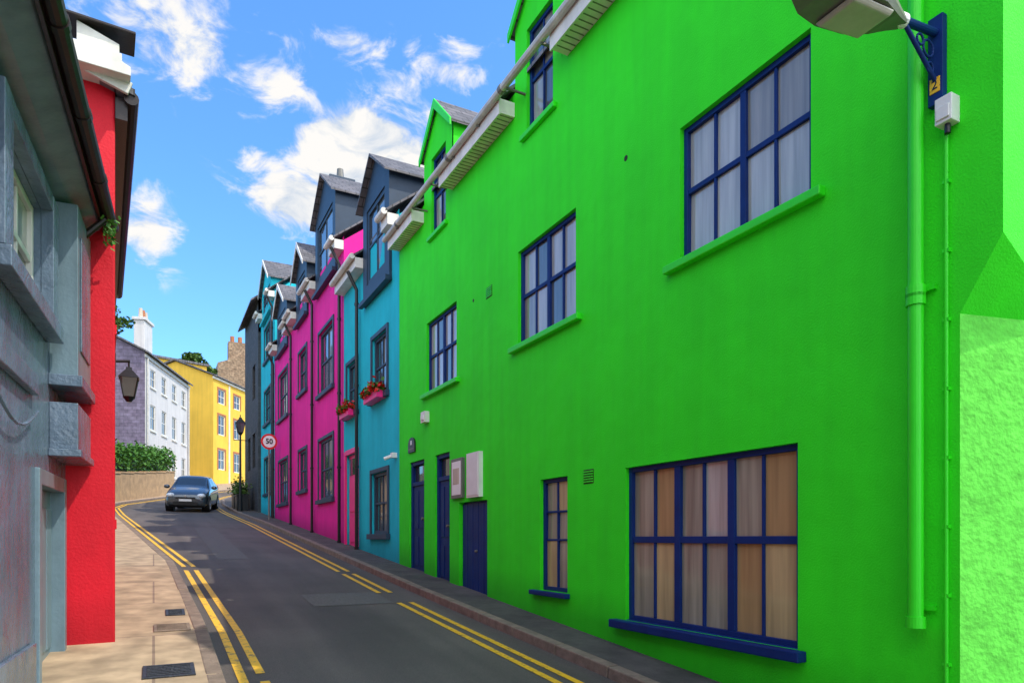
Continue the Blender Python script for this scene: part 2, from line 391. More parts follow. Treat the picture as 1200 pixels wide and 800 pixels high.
for u in (4.6,7.9,9.7,12.2): gt.cyl(R(u,.285,EAVE-.01),R(u+.07,.285,EAVE-.01),.058,lampgrey,10)
gt.obj('gutter',gh,smooth=False)
for i in (0,1,2):
    window(fr,gl,R,*op[i],4,[.52],navy,[g_pale,g_pale,g_pale,g_pale,g_grey,g_grey,g_pale,g_pale] if i==0 else [g_pale,g_mid,g_pale,g_grey,g_pale],thick=(2,),hthick=True)
window(fr,gl,R,*op[3],6,[.53],navy,[g_brown2,g_brown,g_tan3,g_tan3,g_brown2,g_tan3,g_brown,g_tan3,g_pale,g_tan3,g_brown,g_tan3],thick=(2,4),tb=.08,hthick=True)
window(fr,gl,R,*op[4],2,[.45,.72],navy,[g_tan3,g_brown2,g_tan3],hthick=False)
for i in (5,6,7): window(fr,gl,R,*op[i],2,[.5],navy,[g_mid,g_pale,g_grey],hthick=True)
fr.obj('window_frames',gh,bevel=.004); gl.obj('window_panes',gh)
sl=MB()
for (a,b,z0,z1) in op[:3]: sl.box(R,a-.13,b+.16,0,.075,z0-.075,z0-.002,green_paint); sl.box(R,a+.001,b-.001,-.1,-.001,z0-.06,z0+.004,green_paint)
for (a,b,z0,z1) in op[5:8]: sl.box(R,a-.1,b+.1,0,.06,z0-.07,z0-.002,green_paint)
a,b,z0,z1=op[3]; sl.box(R,a-.08,b+.16,0,.10,z0-.085,z0-.002,navy); sl.box(R,a+.001,b-.001,-.1,-.001,z0-.05,z0+.005,navy)
a,b,z0,z1=op[4]; sl.box(R,a-.06,b+.16,0,.08,z0-.06,z0-.002,navy)
sl.obj('window_sills',gh,bevel=.01)
dr=MB()
for (a,b,z0,z1) in (op[8],op[9]):
    dr.box(R,a,a+.07,-.1,-.03,z0,z1,navy);dr.box(R,b-.07,b,-.1,-.03,z0,z1,navy);dr.box(R,a+.07,b-.07,-.1,-.033,z1-.07,z1,navy)
    gz=z0+.12; dr.box(R,a+.07,b-.07,-.12,-.06,gz,z1-.45,navy)
    dr.box(R,a+.07,b-.07,-.12,-.035,z1-.45,z1-.38,navy)
    dr.box(R,a+.07,b-.07,-.12,-.1,z1-.38,z1-.07,g_dark)
    c=(a+b)/2
    for zz0,zz1 in ((gz+.12,gz+.65),(gz+.8,z1-.55)):
        for uu0,uu1 in ((a+.14,c-.04),(c+.04,b-.14)): dr.box(R,uu0,uu1,-.06,-.048,zz0,zz1,navy)
    dr.cyl(R(a+.14,-.05,z0+1.1),R(a+.14,.0,z0+1.1),.025,lampgrey)
    dr.box(R,a-.02,b+.02,-.12,.04,g(a)-.05,z0+.1,kerbm)
a,b,z0,z1=op[10]
n=10
for i in range(n):
    u=a+.02+(b-a-.04)*i/n; dr.box(R,u+.003,u+(b-a-.04)/n-.003,-.09,-.05-(.004 if i%2 else 0),z0+.08,z1-.03,navy)
dr.box(R,a,b,-.12,-.085,z0,z1,navy)
dr.cyl(R((a+b)/2-.06,-.05,1.5),R((a+b)/2-.06,-.01,1.5),.02,lampgrey)
dr.obj('doors',gh,bevel=.004)
fx=MB()
fx.box(R,9.11,9.56,0,.07,2.31,2.98,white_pl); fx.box(R,9.14,9.53,.07,.078,2.34,2.95,white_pl)
fx.box(R,9.77,10.22,0,.05,2.33,2.96,lampgrey); fx.box(R,9.82,10.17,.05,.056,2.38,2.91,signw); fx.box(R,9.87,10.12,.056,.06,2.55,2.80,cream)
pts=[(12.02,3.30),(12.38,3.30)]+[(12.20+.18*math.cos(t),3.44+.14*math.sin(t)) for t in [math.pi*i/10 for i in range(11)]]
fx.prism(R,pts,0,.03,blackp)
fx.prism(R,[(12.06,3.345),(12.34,3.345),(12.34,3.38),(12.06,3.38)],.03,.034,lampgrey)
fx.box(R,12.16,12.24,.03,.034,3.44,3.52,signw)
fx.box(R,11.32,11.52,0,.09,3.74,3.93,white_pl); fx.box(R,11.36,11.48,.09,.11,3.78,3.86,white_pl)
for (u,z) in ((8.9,5.25),(6.35,2.38)):
    for i in range(5): fx.box(R,u-.09,u+.09,.0,.014,z-.06+i*.028,z-.045+i*.028,green_paint)
    fx.box(R,u-.10,u+.10,-.01,.002,z-.075,z+.085,leafdk)
for (u,z,r) in ((5.67,5.60,.03),(9.45,5.3,.025)): fx.cyl(R(u,-.05,z),R(u,.003,z),r,hole_dark)  # near-black discs that stand for small round holes in the wall
fx.obj('wall_fittings',gh,bevel=.003)
dp=MB()
dp.cyl(R(2.607,.08,1.14),R(2.607,.08,7.5),.045,green_paint,20)
for z in (1.14,3.15,3.2,5.3): dp.cyl(R(2.607,.08,z),R(2.607,.08,z+.07),.057,green_paint,20)
for z in (1.25,3.24,5.2): dp.box(R,2.52,2.70,0,.03,z,z+.03,green_paint)
dp.obj('downpipe',gh,smooth=False)
cb=MB(); cb.cyl(R(2.455,.02,.2),R(2.455,.02,4.15),.013,green_paint,10)
for i in range(9): cb.box(R,2.435,2.475,0,.03,.5+i*.42,.52+i*.42,green_paint)
cb.cyl(R(2.455,.02,4.15),R(2.42,.05,4.22),.012,blackp,8)
cb.obj('cable_conduit',gh)

sl_=empty('wall_street_lamp')
m=MB()
m.box(R,2.46,2.55,0.002,.05,4.36,4.90,navy)
m.cyl(R(2.505,.03,4.80),R(2.505,.42,4.76),.024,navy,14)
m.cyl(R(2.505,.04,4.50),R(2.505,.34,4.74),.014,navy,10)
for (cd,cz,r) in ((.12,4.68,.05),(.2,4.71,.032),(.10,4.57,.03)):
    pr=None
    for i in range(17):
        t=2*math.pi*i/16; p=R(2.505,cd+r*math.cos(t),cz+r*math.sin(t))
        if pr is not None: m.cyl(pr,p,.008,navy,6)
        pr=p
m.obj('bracket',sl_,bevel=.003)
m=MB(); m.box(R,2.475,2.535,.05,.055,4.43,4.52,yel); m.obj('number_label',sl_)
cu=bpy.data.curves.new('label_digit','FONT'); cu.body='2'; cu.size=.08; cu.align_x='CENTER'; cu.align_y='CENTER'; cu.extrude=.001
cu.materials.append(blackp); o=bpy.data.objects.new('label_digit',cu); COL.objects.link(o); o.location=(4.3-.057,2.505,4.475); o.rotation_euler=(math.radians(90),0,math.radians(-90)); o.parent=sl_
m=MB()
secs=[(.38,.035,4.725,4.78),(.46,.06,4.705,4.795),(.56,.10,4.675,4.81),(.72,.155,4.65,4.82),(.95,.165,4.625,4.80),(1.12,.14,4.62,4.76),(1.22,.09,4.63,4.70)]
prev=None
for d,hw,z0,z1 in secs:
    ring=[R(2.505+hw*a,d,z0+(z1-z0)*b) for a,b in ((-1,.25),(-.9,0),(.9,0),(1,.25),(.85,.75),(.4,1),(-.4,1),(-.85,.75))]
    if prev:
        for i in range(8): m.poly([prev[i],prev[(i+1)%8],ring[(i+1)%8],ring[i]],lampgrey)
    else: m.poly(ring,lampgrey)
    prev=ring
m.poly(prev,lampgrey)
m.obj('lamp_housing',sl_,smooth=False,bevel=.004)
m=MB(); m.solid([R(2.505-.12,.62,4.655),R(2.505+.12,.62,4.655),R(2.505+.13,.98,4.615),R(2.505-.13,.98,4.615)],[R(2.505-.10,.64,4.625),R(2.505+.10,.64,4.625),R(2.505+.11,.96,4.59),R(2.505-.11,.96,4.59)],lens); m.obj('lens',sl_,bevel=.01)
m=MB(); m.cyl(R(2.505,.36,4.762),R(2.505,.47,4.75),.04,signw,16); m.obj('collar',sl_)
m=MB(); m.box(R,2.385,2.485,0,.09,4.20,4.36,white_pl); m.box(R,2.395,2.475,.09,.10,4.22,4.30,white_pl); m.cyl(R(2.43,.05,4.14),R(2.43,.05,4.2),.018,blackp); m.obj('junction_box',sl_,bevel=.006)

# ---- coloured houses
def flowerbox(name,par,T,u0,u1,z,mbx):
    b=MB(); b.box(T,u0,u1,.02,.22,z,z+.16,mbx); b.obj('flower_box',par,bevel=.005)
    f=MB(); f.norecalc=True
    for i in range(420):
        u=random.uniform(u0-.03,u1+.03); d=random.uniform(.0,.30); zz=z+.13+abs(random.gauss(0,.10)); c=T(u,d,zz); s=random.uniform(.02,.045)
        q=Matrix.Rotation(random.uniform(0,6.28),3,Vector((random.random(),random.random(),random.random())).normalized())
        f.poly([c+q@Vector(p) for p in ((-s,-s,0),(s,-s,0),(s,s,0),(-s,s,0))],flower if random.random()<.55 else hedgem)
    f.obj('geraniums',par)
def house(name,y0,y1,eave,wm,opens,dormers,frame,half=3.6,rise=2.7,z_base=-1,depth=.14):
    h=empty(name); w=MB(); fr=MB(); gl=MB(); rf=MB(); tr=MB(); sur=MB()
    wallgrid(w,R,[(y0,y1,z_base,eave+.1)],[o for o in opens],depth,wm)
    w.poly([R(y0,-.002,3),R(y0,-2*half,3),R(y0,-2*half,eave),R(y0,-half,eave+rise),R(y0,-.002,eave)],wm)
    w.poly([R(y1,-.002,3),R(y1,-2*half,3),R(y1,-2*half,eave),R(y1,-half,eave+rise),R(y1,-.002,eave)],wm)
    w.poly([R(y0,-2*half,3),R(y1,-2*half,3),R(y1,-2*half,eave),R(y0,-2*half,eave)],wm)
    w.obj('walls',h)
    for (a,b,z0,z1) in opens:
        if z1-z0>2.2: continue
        window(fr,gl,R,a,b,z0,z1,2,[.5],frame,[g_mid,g_dark,g_grey,g_dark],d=-.1,bw=.07,bar=.03,hthick=True)
        s=.09
        for q in ((a-s,a,z0-.0,z1+s),(b,b+s,z0-.0,z1+s)): sur.box(R,q[0],q[1],0.001,.035,q[2],q[3],frame)
        sur.box(R,a,b,0.001,.032,z1,z1+s,frame); sur.box(R,a-s*1.6,b+s*1.6,0.001,.09,z0-.12,z0-.001,frame)
    skips=[]
    for (a,b,zb,zt,pk,dm,barge) in dormers:
        skips.append((a,b)); dd=.06
        wa,wb=a+.3,b-.3; wz0,wz1=zb+.4,zt-.2
        wallgrid(sur,R,[(a,b,zb,zt)],[(wa,wb,wz0,wz1)],.1,dm,d=dd)
        sur.prism(R,[(a,zt),(b,zt),((a+b)/2,pk)],dd,dd-.1,dm)
        cheeks(sur,R,a,b,zb,zt,dm,back=2.2,d=dd)
        sur.poly([R(a,dd,zb),R(b,dd,zb),R(b,0,zb),R(a,0,zb)],dm)
        sur.box(R,a-.06,b+.06,dd+.001,dd+.1,zb-.02,zb+.08,dm)
        window(fr,gl,R,wa,wb,wz0,wz1,2,[.5],frame,[g_mid,g_dark,g_mid,g_dark],d=dd-.08,bw=.10,bar=.05,hthick=True)
        dormer_roof(rf,R,a,b,zt,pk,slateb,barge,back=2.4,over=.14,front=.2,bh=.12)
    main_roof(rf,R,y0,y1,eave,half,rise,slate,over=.28,skip=skips)
    rf.obj('roof',h)
    a=y0
    for s0,s1 in sorted(skips)+[(y1,y1)]:
        if s0-a>.1:
            tr.box(R,a+.01,s0-.01,.002,.24,eave-.24,eave-.01,white)
            gutter(tr,R,a,s0,.31,eave+.0,.065,white)
        a=s1
    tr.obj('eaves_and_gutter',h); fr.obj('window_frames',h,bevel=.004); gl.obj('window_panes',h); sur.obj('surrounds_and_dormers',h,bevel=.005)
    return h
def pipe(par,y,ztop,m,zb=None):
    b=MB(); zb=zb if zb is not None else g(y)+.1
    b.cyl(R(y,.09,zb),R(y,.09,ztop-.5),.042,m,10); b.cyl(R(y,.09,ztop-.5),R(y,.3,ztop-.1),.042,m,10)
    z=zb
    while z<ztop-.6: b.cyl(R(y,.09,z),R(y,.09,z+.06),.055,m,10); z+=1.9
    b.obj('downpipe',par)

th=house('teal_terraced_house',12.985,17.42,8.1,teal,[(13.7,14.88,1.79,3.11),(13.75,14.83,4.75,6.06),(16.1,17.05,4.75,5.98),(16.1,17.1,1.3,3.75)],
   [(13.45,15.40,6.95,9.2,9.9,bluegrey,None)],bluegrey)
d=MB(); d.box(R,16.1,17.1,-.12,-.06,1.3,3.75,pinkdoor); d.box(R,16.22,16.98,-.06,-.04,1.6,2.2,pinkdoor); d.box(R,16.22,16.98,-.06,-.04,2.35,3.1,pinkdoor)
d.box(R,16.18,17.02,-.06,-.045,3.25,3.65,g_dark)
for q in ((15.98,16.10),(17.1,17.22)): d.box(R,q[0],q[1],.001,.05,1.3,3.85,pinkdoor)
d.box(R,16.1,17.1,.001,.05,3.75,3.87,pinkdoor); d.box(R,15.95,17.25,-.1,.05,1.2,1.42,kerbm)
d.obj('door',th,bevel=.005)
flowerbox('flower_box',th,R,13.8,14.8,4.62,pinkdoor); flowerbox('flower_box',th,R,16.15,17.0,4.62,pinkdoor)
pipe(th,15.85,8.0,blackp)
c=MB(); c.box(R,13.12,13.24,.0,.10,3.3,3.40,signw); c.cyl(R(13.18,.1,3.33),R(13.26,.22,3.28),.035,signw); c.obj('security_camera',th)

pa=house('pink_terraced_house',17.425,21.08,9.3,pink,[(18.55,20.35,5.85,7.62),(18.55,20.35,2.80,4.50)],[(18.1,20.6,8.75,10.9,11.8,bluegrey,None)],bluegrey)
pipe(pa,17.55,9.2,blackp); pipe(pa,20.95,9.2,blackp)
pb=house('pink_terraced_house',21.085,24.66,9.3,pink,[(22.15,23.5,6.45,7.8),(22.15,23.5,3.25,4.55)],[(21.9,23.7,8.7,10.4,11.2,bluegrey,white)],bluegrey)
pipe(pb,24.55,9.2,blackp)
pc=house('pink_terraced_house',24.665,28.64,9.2,pink,[(25.6,27.6,6.2,7.9),(25.6,27.6,3.0,4.6)],[(25.5,27.7,8.6,10.3,11.1,bluegrey,white)],bluegrey)
pipe(pc,28.5,9.1,blackp)
t2=house('teal_terraced_house',28.645,32.6,11.6,teal,[(29.6,31.4,9.3,10.7),(29.6,31.4,6.6,8.0),(29.6,31.4,3.6,5.1)],[(29.2,31.8,11.0,12.4,13.4,teal,white)],bluegrey)
pipe(t2,28.8,11.5,blackp)
def chimney(name,x,y,z0,z1,w,l,m,pots=2):
    e=empty(name); b=MB(); b.box(W,y-l/2,y+l/2,x-w/2,x+w/2,z0,z1,m); b.box(W,y-l/2-.06,y+l/2+.06,x-w/2-.06,x+w/2+.06,z1,z1+.14,m)
    b.obj('stack',e,bevel=.02)
    p=MB()
    for i in range(pots):
        yy=y-l/2+(i+.5)*l/pots; p.cyl((x,yy,z1+.14),(x,yy,z1+.5),.13,lampgrey,12,.10)
    p.obj('pots',e)
chimney('chimney',5.3,22.2,10,13.0,.7,1.0,bluegrey)
dk=empty('dark_slate_house')
b=MB(); wallgrid(b,R,[(32.605,37.6,0,12.5)],[(33.6,34.6,5.0,6.6),(33.6,34.6,8.2,9.8),(35.4,36.4,5.0,6.6)],.15,darksl,d=.12)
b.poly([R(32.605,.12,0),R(32.605,.0,0),R(32.605,.0,12.5),R(32.605,.12,12.5)],darksl)
b.poly([R(37.6,.12,0),R(37.6,-8,0),R(37.6,-8,12.5),R(37.6,-4,15.5),R(37.6,.12,12.5)],darksl); b.poly([R(32.605,.12,11),R(32.605,-8,11),R(32.605,-8,12.5),R(32.605,-4,15.5),R(32.605,.12,12.5)],darksl); b.obj('walls',dk)
b=MB(); b.prismu(R,[(.45,12.3),(.45,12.38),(-4,15.7),(-4,15.6)],32.4,37.8,slate); b.prismu(R,[(-8.3,12.3),(-8.3,12.38),(-4.01,15.7),(-4.01,15.6)],32.4,37.8,slate); b.obj('roof',dk)
b=MB(); c=MB()
for o in ((33.6,34.6,5.0,6.6),(33.6,34.6,8.2,9.8),(35.4,36.4,5.0,6.6)): window(b,c,R,*o,2,[.5],blackp,[g_mid],d=.0)
b.obj('window_frames',dk); c.obj('window_panes',dk)
for y in (34.4,35.9):
    e=empty('planter_box'); b=MB(); x=3.42; b.box(W,y-.5,y+.5,x-.0,x+.5,g(y)+.05,g(y)+.75,blackp); b.box(W,y-.53,y+.53,x-.03,x+.53,g(y)+.75,g(y)+.82,blackp); b.obj('box',e,bevel=.01)
    f=MB(); f.norecalc=True
    for i in range(500):
        c_=Vector((x+.25+random.gauss(0,.16),y+random.gauss(0,.22),g(y)+.85+abs(random.gauss(0,.3)))); s=.05
        q=Matrix.Rotation(random.uniform(0,6.28),3,Vector((random.random(),random.random(),random.random())).normalized())
        f.poly([c_+q@Vector(p) for p in ((-s,-s*.5,0),(s,-s*.5,0),(s,s*.5,0),(-s,s*.5,0))],leafm)
    f.obj('shrub',e)
e=empty('speed_limit_sign'); sx,sy,sz=3.88,27.2,5.35
b=MB(); b.cyl((sx,sy+.04,g(sy)),(sx,sy+.04,sz+.3),.032,lampgrey,10); b.obj('post',e)
b=MB(); b.cyl((sx,sy,sz),(sx,sy-.015,sz),.30,redp,32); b.cyl((sx,sy-.016,sz),(sx,sy-.022,sz),.225,signw,32); b.obj('disc',e)
cu=bpy.data.curves.new('numerals','FONT'); cu.body='50'; cu.size=.27; cu.align_x='CENTER'; cu.align_y='CENTER'; cu.extrude=.002; cu.offset=.006
cu.materials.append(blackp); o=bpy.data.objects.new('numerals',cu); COL.objects.link(o); o.location=(sx,sy-.03,sz); o.rotation_euler=(math.radians(90),0,0); o.parent=e
def lantern(b,c,s,mf,mg):
    c=Vector(c)
    def ring(z,r): return [c+Vector((r*math.cos(math.pi/4+i*math.pi/2),r*math.sin(math.pi/4+i*math.pi/2),z)) for i in range(4)]
    b.solid(ring(0,.14*s),ring(.42*s,.25*s),mg)
    lo,hi=ring(-.01,.15*s),ring(.42*s,.26*s)
    for p,q in zip(lo,hi): b.cyl(p,q,.014*s,mf,6)
    b.solid(ring(.42*s,.30*s),ring(.60*s,.12*s),mf); b.solid(ring(.60*s,.10*s),ring(.68*s,.08*s),mf); b.cyl(c+Vector((0,0,.68*s)),c+Vector((0,0,.80*s)),.02*s,mf,8)
    b.cyl(c+Vector((0,0,-.12*s)),c,.05*s,mf,8,.13*s)
e=empty('lantern_street_lamp'); lx,ly=3.50,33.3; b=MB()
b.cyl((lx,ly,g(ly)),(lx,ly,g(ly)+.9),.10,blackp,12,.08); b.cyl((lx,ly,g(ly)+.9),(lx,ly,6.45),.055,blackp,12,.04)
b.cyl((lx-.3,ly,6.15),(lx+.3,ly,6.15),.018,blackp,6); lantern(b,(lx,ly,6.5),1.0,blackp,g_mid); b.obj('post_and_lantern',e)
# ---------------------------------------------------------------- left: grey house
G=F((-.71,7.42),(.045,1),(1,-.045))
gy=empty('grey_house'); w=MB(); tr=MB(); fr=MB(); gl=MB()
go=[(-2.45,-1.15,3.38,4.2),(-5.2,-3.6,3.38,4.2),(-1.36,-.16,0,2.22),(-5.4,-3.9,1.2,2.5),(-8,-6.8,0,2.2)]
wallgrid(w,G,[(-14,0,-2,4.55)],go,.14,greyr)
w.poly([G(-14,0,-2),G(-14,-6,-2),G(-14,-6,4.5),G(-14,-3,6.6),G(-14,0,4.5)],greyr); w.poly([G(-14,-6,-2),G(0,-6,-2),G(0,-6,4.5),G(-14,-6,4.5)],greyr)
w.poly([G(0,0,-2),G(0,-6,-2),G(0,-6,4.5),G(0,-3,6.6),G(0,0,4.5)],greyr)
w.obj('walls',gy)
window(fr,gl,G,*go[0],3,[.5],white,[g_mid,g_pale],hthick=True); window(fr,gl,G,*go[1],3,[.5],white,[g_mid,g_pale],hthick=True); window(fr,gl,G,*go[3],3,[.6],greyl,[g_mid],hthick=True)
fr.obj('window_frames',gy,bevel=.004); gl.obj('window_panes',gy)
for (a,b,z0,z1) in (go[0],go[1]):
    tr.box(G,a-.2,b+.25,0.001,.115,z0-.13,z0-.01,greyr); tr.box(G,a-.2,a,.001,.085,z0-.009,z1+.12,greyr); tr.box(G,b,b+.2,.001,.085,z0-.009,z1+.12,greyr); tr.box(G,a,b,.001,.082,z1,z1+.12,greyr)
tr.box(G,-.82,-.06,.001,.20,3.02,4.42,greyl); tr.box(G,-.86,-.03,.001,.235,2.93,3.02,greyr); tr.box(G,-.70,-.18,.20,.212,3.25,4.2,greyr)
tr.box(G,-.82,-.05,.001,.20,2.42,2.80,greyr); tr.box(G,-.86,-.03,.001,.225,2.36,2.42,greyr)
tr.box(G,-1.36,-1.27,-.12,.03,0,2.22,greyl); tr.box(G,-.25,-.16,-.12,.03,0,2.22,greyl); tr.box(G,-1.27,-.25,-.12,.027,2.10,2.22,greyl); tr.box(G,-1.27,-.25,-.14,-.08,0,2.10,greyl)
for i in range(4): tr.box(G,-1.20+.24*i,-1.0+.24*i,-.08,-.065,.75,1.95,greyl)
tr.box(G,-8,-6.8,-.14,-.09,0,2.2,greyl)
tr.box(G,-6,-1.5,.001,.035,-1,.95,greyr); tr.box(G,-4,-1.5,.001,.05,2.72,2.86,greyr)
tr.prismu(G,[(.001,4.44),(.12,4.47),(.27,4.55),(.29,4.60),(.001,4.60)],-14,-.02,greyl)
tr.obj('mouldings',gy,bevel=.012)
p=MB(); p.cyl(G(-2.85,.06,.3),G(-2.85,.06,4.42),.028,greyr,10)
prev=G(-2.85,.06,2.6)
for i in range(1,9):
    t=i/8; q=G(-2.85+1.3*t,.05,2.6-.18*math.sin(t*math.pi)); p.cyl(prev,q,.010,greyr,6); prev=q
p.obj('pipes',gy)
r=MB(); r.prismu(G,[(.36,4.62),(.36,4.69),(-3,6.95),(-3,6.85)],-14.2,-.02,slate); r.prismu(G,[(-6.3,4.58),(-6.3,4.66),(-3.01,6.95),(-3.01,6.85)],-14.2,-.02,slate); r.obj('roof',gy)
r=MB(); r.cyl(G(-14.2,.36,4.61),G(-.02,.36,4.61),.055,gutterdk,12); r.box(G,-14,-.03,.291,.312,4.53,4.64,gutterdk); r.cyl(G(-.3,.34,4.55),G(-.3,.1,4.28),.03,gutterdk,10)
for i in range(16): r.cyl(G(-14+i*.93,.36,4.61),G(-13.94+i*.93,.36,4.61),.063,gutterdk,12)
r.obj('gutter',gy)
# ---------------------------------------------------------------- red house
Rd=F((-.32,7.42),(-.0577,1),(1,.0577)); rh=empty('red_house')
b=MB(); b.prismu(Rd,[(0,-1),(0,5.9),(-2.7,6.6),(-5.4,5.9),(-5.4,-1)],0,5.9,red); b.obj('walls',rh,bevel=.015)
b=MB(); b.prismu(Rd,[(.16,5.84),(.16,5.90),(-2.7,6.72),(-2.7,6.64)],-.12,5.9,slate); b.prismu(Rd,[(-5.6,5.80),(-5.6,5.88),(-2.701,6.72),(-2.701,6.64)],-.12,5.9,slate); b.obj('roof',rh)
b=MB(); b.prismu(Rd,[(.10,5.82),(.14,5.93),(-2.7,6.76),(-2.7,6.62)],-.16,-.121,white); b.prismu(Rd,[(-5.6,5.78),(-5.7,5.92),(-2.701,6.76),(-2.701,6.62)],-.16,-.121,white)
b.prismu(Rd,[(.12,5.92),(.12,6.0),(.05,6.03),(.05,6.10),(-.36,6.10),(-.40,5.92)],-.28,.05,white)
b.prismu(Rd,[(.03,6.102),(.03,6.20),(-.30,6.30),(-.30,6.102)],-.24,.05,white)
b.box(Rd,-.30,.05,-.42,.16,6.30,6.325,gutterdk)
b.obj('bargeboards',rh,bevel=.006)
b=MB(); b.box(Rd,-.05,5.9,.001,.10,5.62,5.82,gutterdk); b.cyl(Rd(-.1,.13,5.82),Rd(5.95,.13,5.82),.065,gutterdk,12)
b.obj('gutter',rh)
b=MB(); c=MB()
for u in (1.2,3.8):
    for z in (1.9,4.0):
        b.box(Rd,u-.1,u+1.1,.001,.03,z-.1,z,red); window(b,c,Rd,u,u+1.0,z,z+1.2,2,[.5],red,[g_mid],d=-.045)
b.obj('window_frames',rh); c.obj('window_panes',rh)
e=empty('wall_lantern'); b=MB(); cp=Rd(.9,.14,3.20); lantern(b,cp,.46,blackp,g_dark); b.cyl(Rd(.9,0,3.56),Rd(.9,.15,3.58),.015,blackp,8); b.box(Rd,.86,.94,.001,.02,3.40,3.64,blackp); b.obj('lantern',e)
f=MB(); f.norecalc=True
for i in range(90):
    c_=G(-.25+random.gauss(0,.06),.38+random.gauss(0,.03),4.52+random.uniform(-.18,.08)); s=.02
    q=Matrix.Rotation(random.uniform(0,6.28),3,Vector((random.random(),random.random(),random.random())).normalized())
    f.poly([c_+q@Vector(p) for p in ((-s,-s*.5,0),(s,-s*.5,0),(s,s*.5,0),(-s,s*.5,0))],hedgem)
f.obj('gutter_weed')
ch=empty('cream_house'); b=MB(); b.prismu(W,[(-9,0),(-9,7.5),(-6,9.8),(-3.3,7.5),(-3.3,0)],14.5,33,cream); b.obj('walls',ch)
b=MB(); b.prismu(W,[(-3.0,7.35),(-3.0,7.45),(-6,9.98),(-6,9.86)],14.3,33.2,slate); b.prismu(W,[(-9.3,7.35),(-9.3,7.45),(-6.01,9.98),(-6.01,9.86)],14.3,33.2,slate); b.obj('roof',ch)
Cf=F((-3.3,0),(0,1),(1,0)); b=MB(); c=MB()
for y in (16,19.5,23,26.5,30):
    for z in (3.2,5.6): window(b,c,Cf,y,y+1,z,z+1.3,2,[.5],white,[g_mid],d=-.02)
b.obj('window_frames',ch); c.obj('window_panes',ch)
# ---------------------------------------------------------------- far left
e=empty('garden_wall'); GW=F((-2.6,36.6),(3.8,13.4),(.96,-.27)); b=MB()
for i in range(7):
    u0,u1=i*2,(i+1)*2; p0=GW(u0,0,0); z=g(p0.y); zz=g(GW(u1,0,0).y)
    b.solid([GW(u0,0,z-.5),GW(u1,0,zz-.5),GW(u1,-.3,zz-.5),GW(u0,-.3,z-.5)],[GW(u0,0,z+1.55),GW(u1,0,zz+1.5),GW(u1,-.3,zz+1.5),GW(u0,-.3,z+1.55)],beigew)
    b.solid([GW(u0,.04,z+1.552),GW(u1,.04,zz+1.502),GW(u1,-.34,zz+1.502),GW(u0,-.34,z+1.552)],[GW(u0,.04,z+1.63),GW(u1,.04,zz+1.58),GW(u1,-.34,zz+1.58),GW(u0,-.34,z+1.63)],beigew)
b.obj('wall_body',e,bevel=.01)
def leaves(mb,c,rx,ry,rz,n,s,m):
    for i in range(n):
        v=Vector((random.gauss(0,1),random.gauss(0,1),random.gauss(0,1))).normalized()*(random.random()**.4)
        p=Vector(c)+Vector((v.x*rx,v.y*ry,v.z*rz)); ss=s*random.uniform(.6,1.3)
        q=Matrix.Rotation(random.uniform(0,6.28),3,Vector((random.random()-.5,random.random()-.5,random.random())).normalized())
        mb.poly([p+q@Vector(k) for k in ((-ss,-ss*.5,0),(0,-ss*.75,0),(ss,0,0),(0,ss*.75,0))],m)
hd=MB(); hd.norecalc=True
for i in range(31):
    u=.5+i*.50; q=GW(u,-.95,0); z=g(q.y)
    leaves(hd,(q.x,q.y,z+2.15+random.uniform(-.15,.3)),.75,.6,.9+random.uniform(-.1,.2),330,.09,hedgem)
hd.obj('hedge')
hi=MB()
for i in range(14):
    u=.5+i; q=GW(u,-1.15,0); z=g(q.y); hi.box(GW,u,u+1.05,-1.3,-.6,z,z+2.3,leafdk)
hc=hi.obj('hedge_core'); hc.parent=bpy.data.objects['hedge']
def tree(name,x,y,z0,zc,r,rz,n,s):
    e=empty(name); t=MB()
    t.cyl((x,y,z0),(x+.1,y,zc-rz*.5),.35,bark,10,.2)
    for i in range(9):
        a=random.uniform(0,6.28); q=(x+math.cos(a)*r*.6,y+math.sin(a)*r*.6,zc+random.uniform(-.4,.6)*rz); t.cyl((x+.1,y,zc-rz*.6),q,.13,bark,7,.03)
    t.obj('trunk_and_limbs',e); l=MB(); l.norecalc=True
    for i in range(26):
        v=Vector((random.gauss(0,1),random.gauss(0,1),random.gauss(0,1))).normalized()*random.uniform(.45,1)
        k=random.uniform(.25,.42)
        leaves(l,(x+v.x*r*.85,y+v.y*r*.85,zc+v.z*rz*.85),r*k,r*k,rz*k*.8,n//26,s,leafm)
    l.obj('crown',e)
tree('tree',-2.5,42.5,3,13.2,1.5,1.3,3500,.10)
tree('tree',4.2,86,8,20.9,2.4,2.2,5200,.20)
tree('tree',16,88,8,18,3.5,3,3500,.2)
wh=empty('white_house'); Wf=F((-.5,51.1),(2.96,9.2),(.952,-.306)); b=MB()
wo=[]
for u in (1.0,3.3,5.6,7.9):
    for z0,z1 in ((11.9,13.1),(9.0,10.7),(6.2,7.9)): wo.append((u,u+1.0,z0,z1))
wallgrid(b,Wf,[(0,9.66,2,13.96)],wo,.15,whitew)
b.poly([Wf(9.66,0,2),Wf(9.66,-8,2),Wf(9.66,-8,13.9),Wf(9.66,-4,16),Wf(9.66,0,13.96)],whitew)
b.poly([Wf(0,0,2),Wf(0,-8,2),Wf(0,-8,13.96),Wf(0,-4,15.9),Wf(0,0,13.96)],slatecl); b.obj('walls',wh)
b=MB();c=MB()
for o in wo: window(b,c,Wf,*o,2,[.5],white,[g_mid,g_dark],bw=.08,bar=.04); b.box(Wf,o[0]-.1,o[1]+.1,0.001,.08,o[2]-.12,o[2],white)
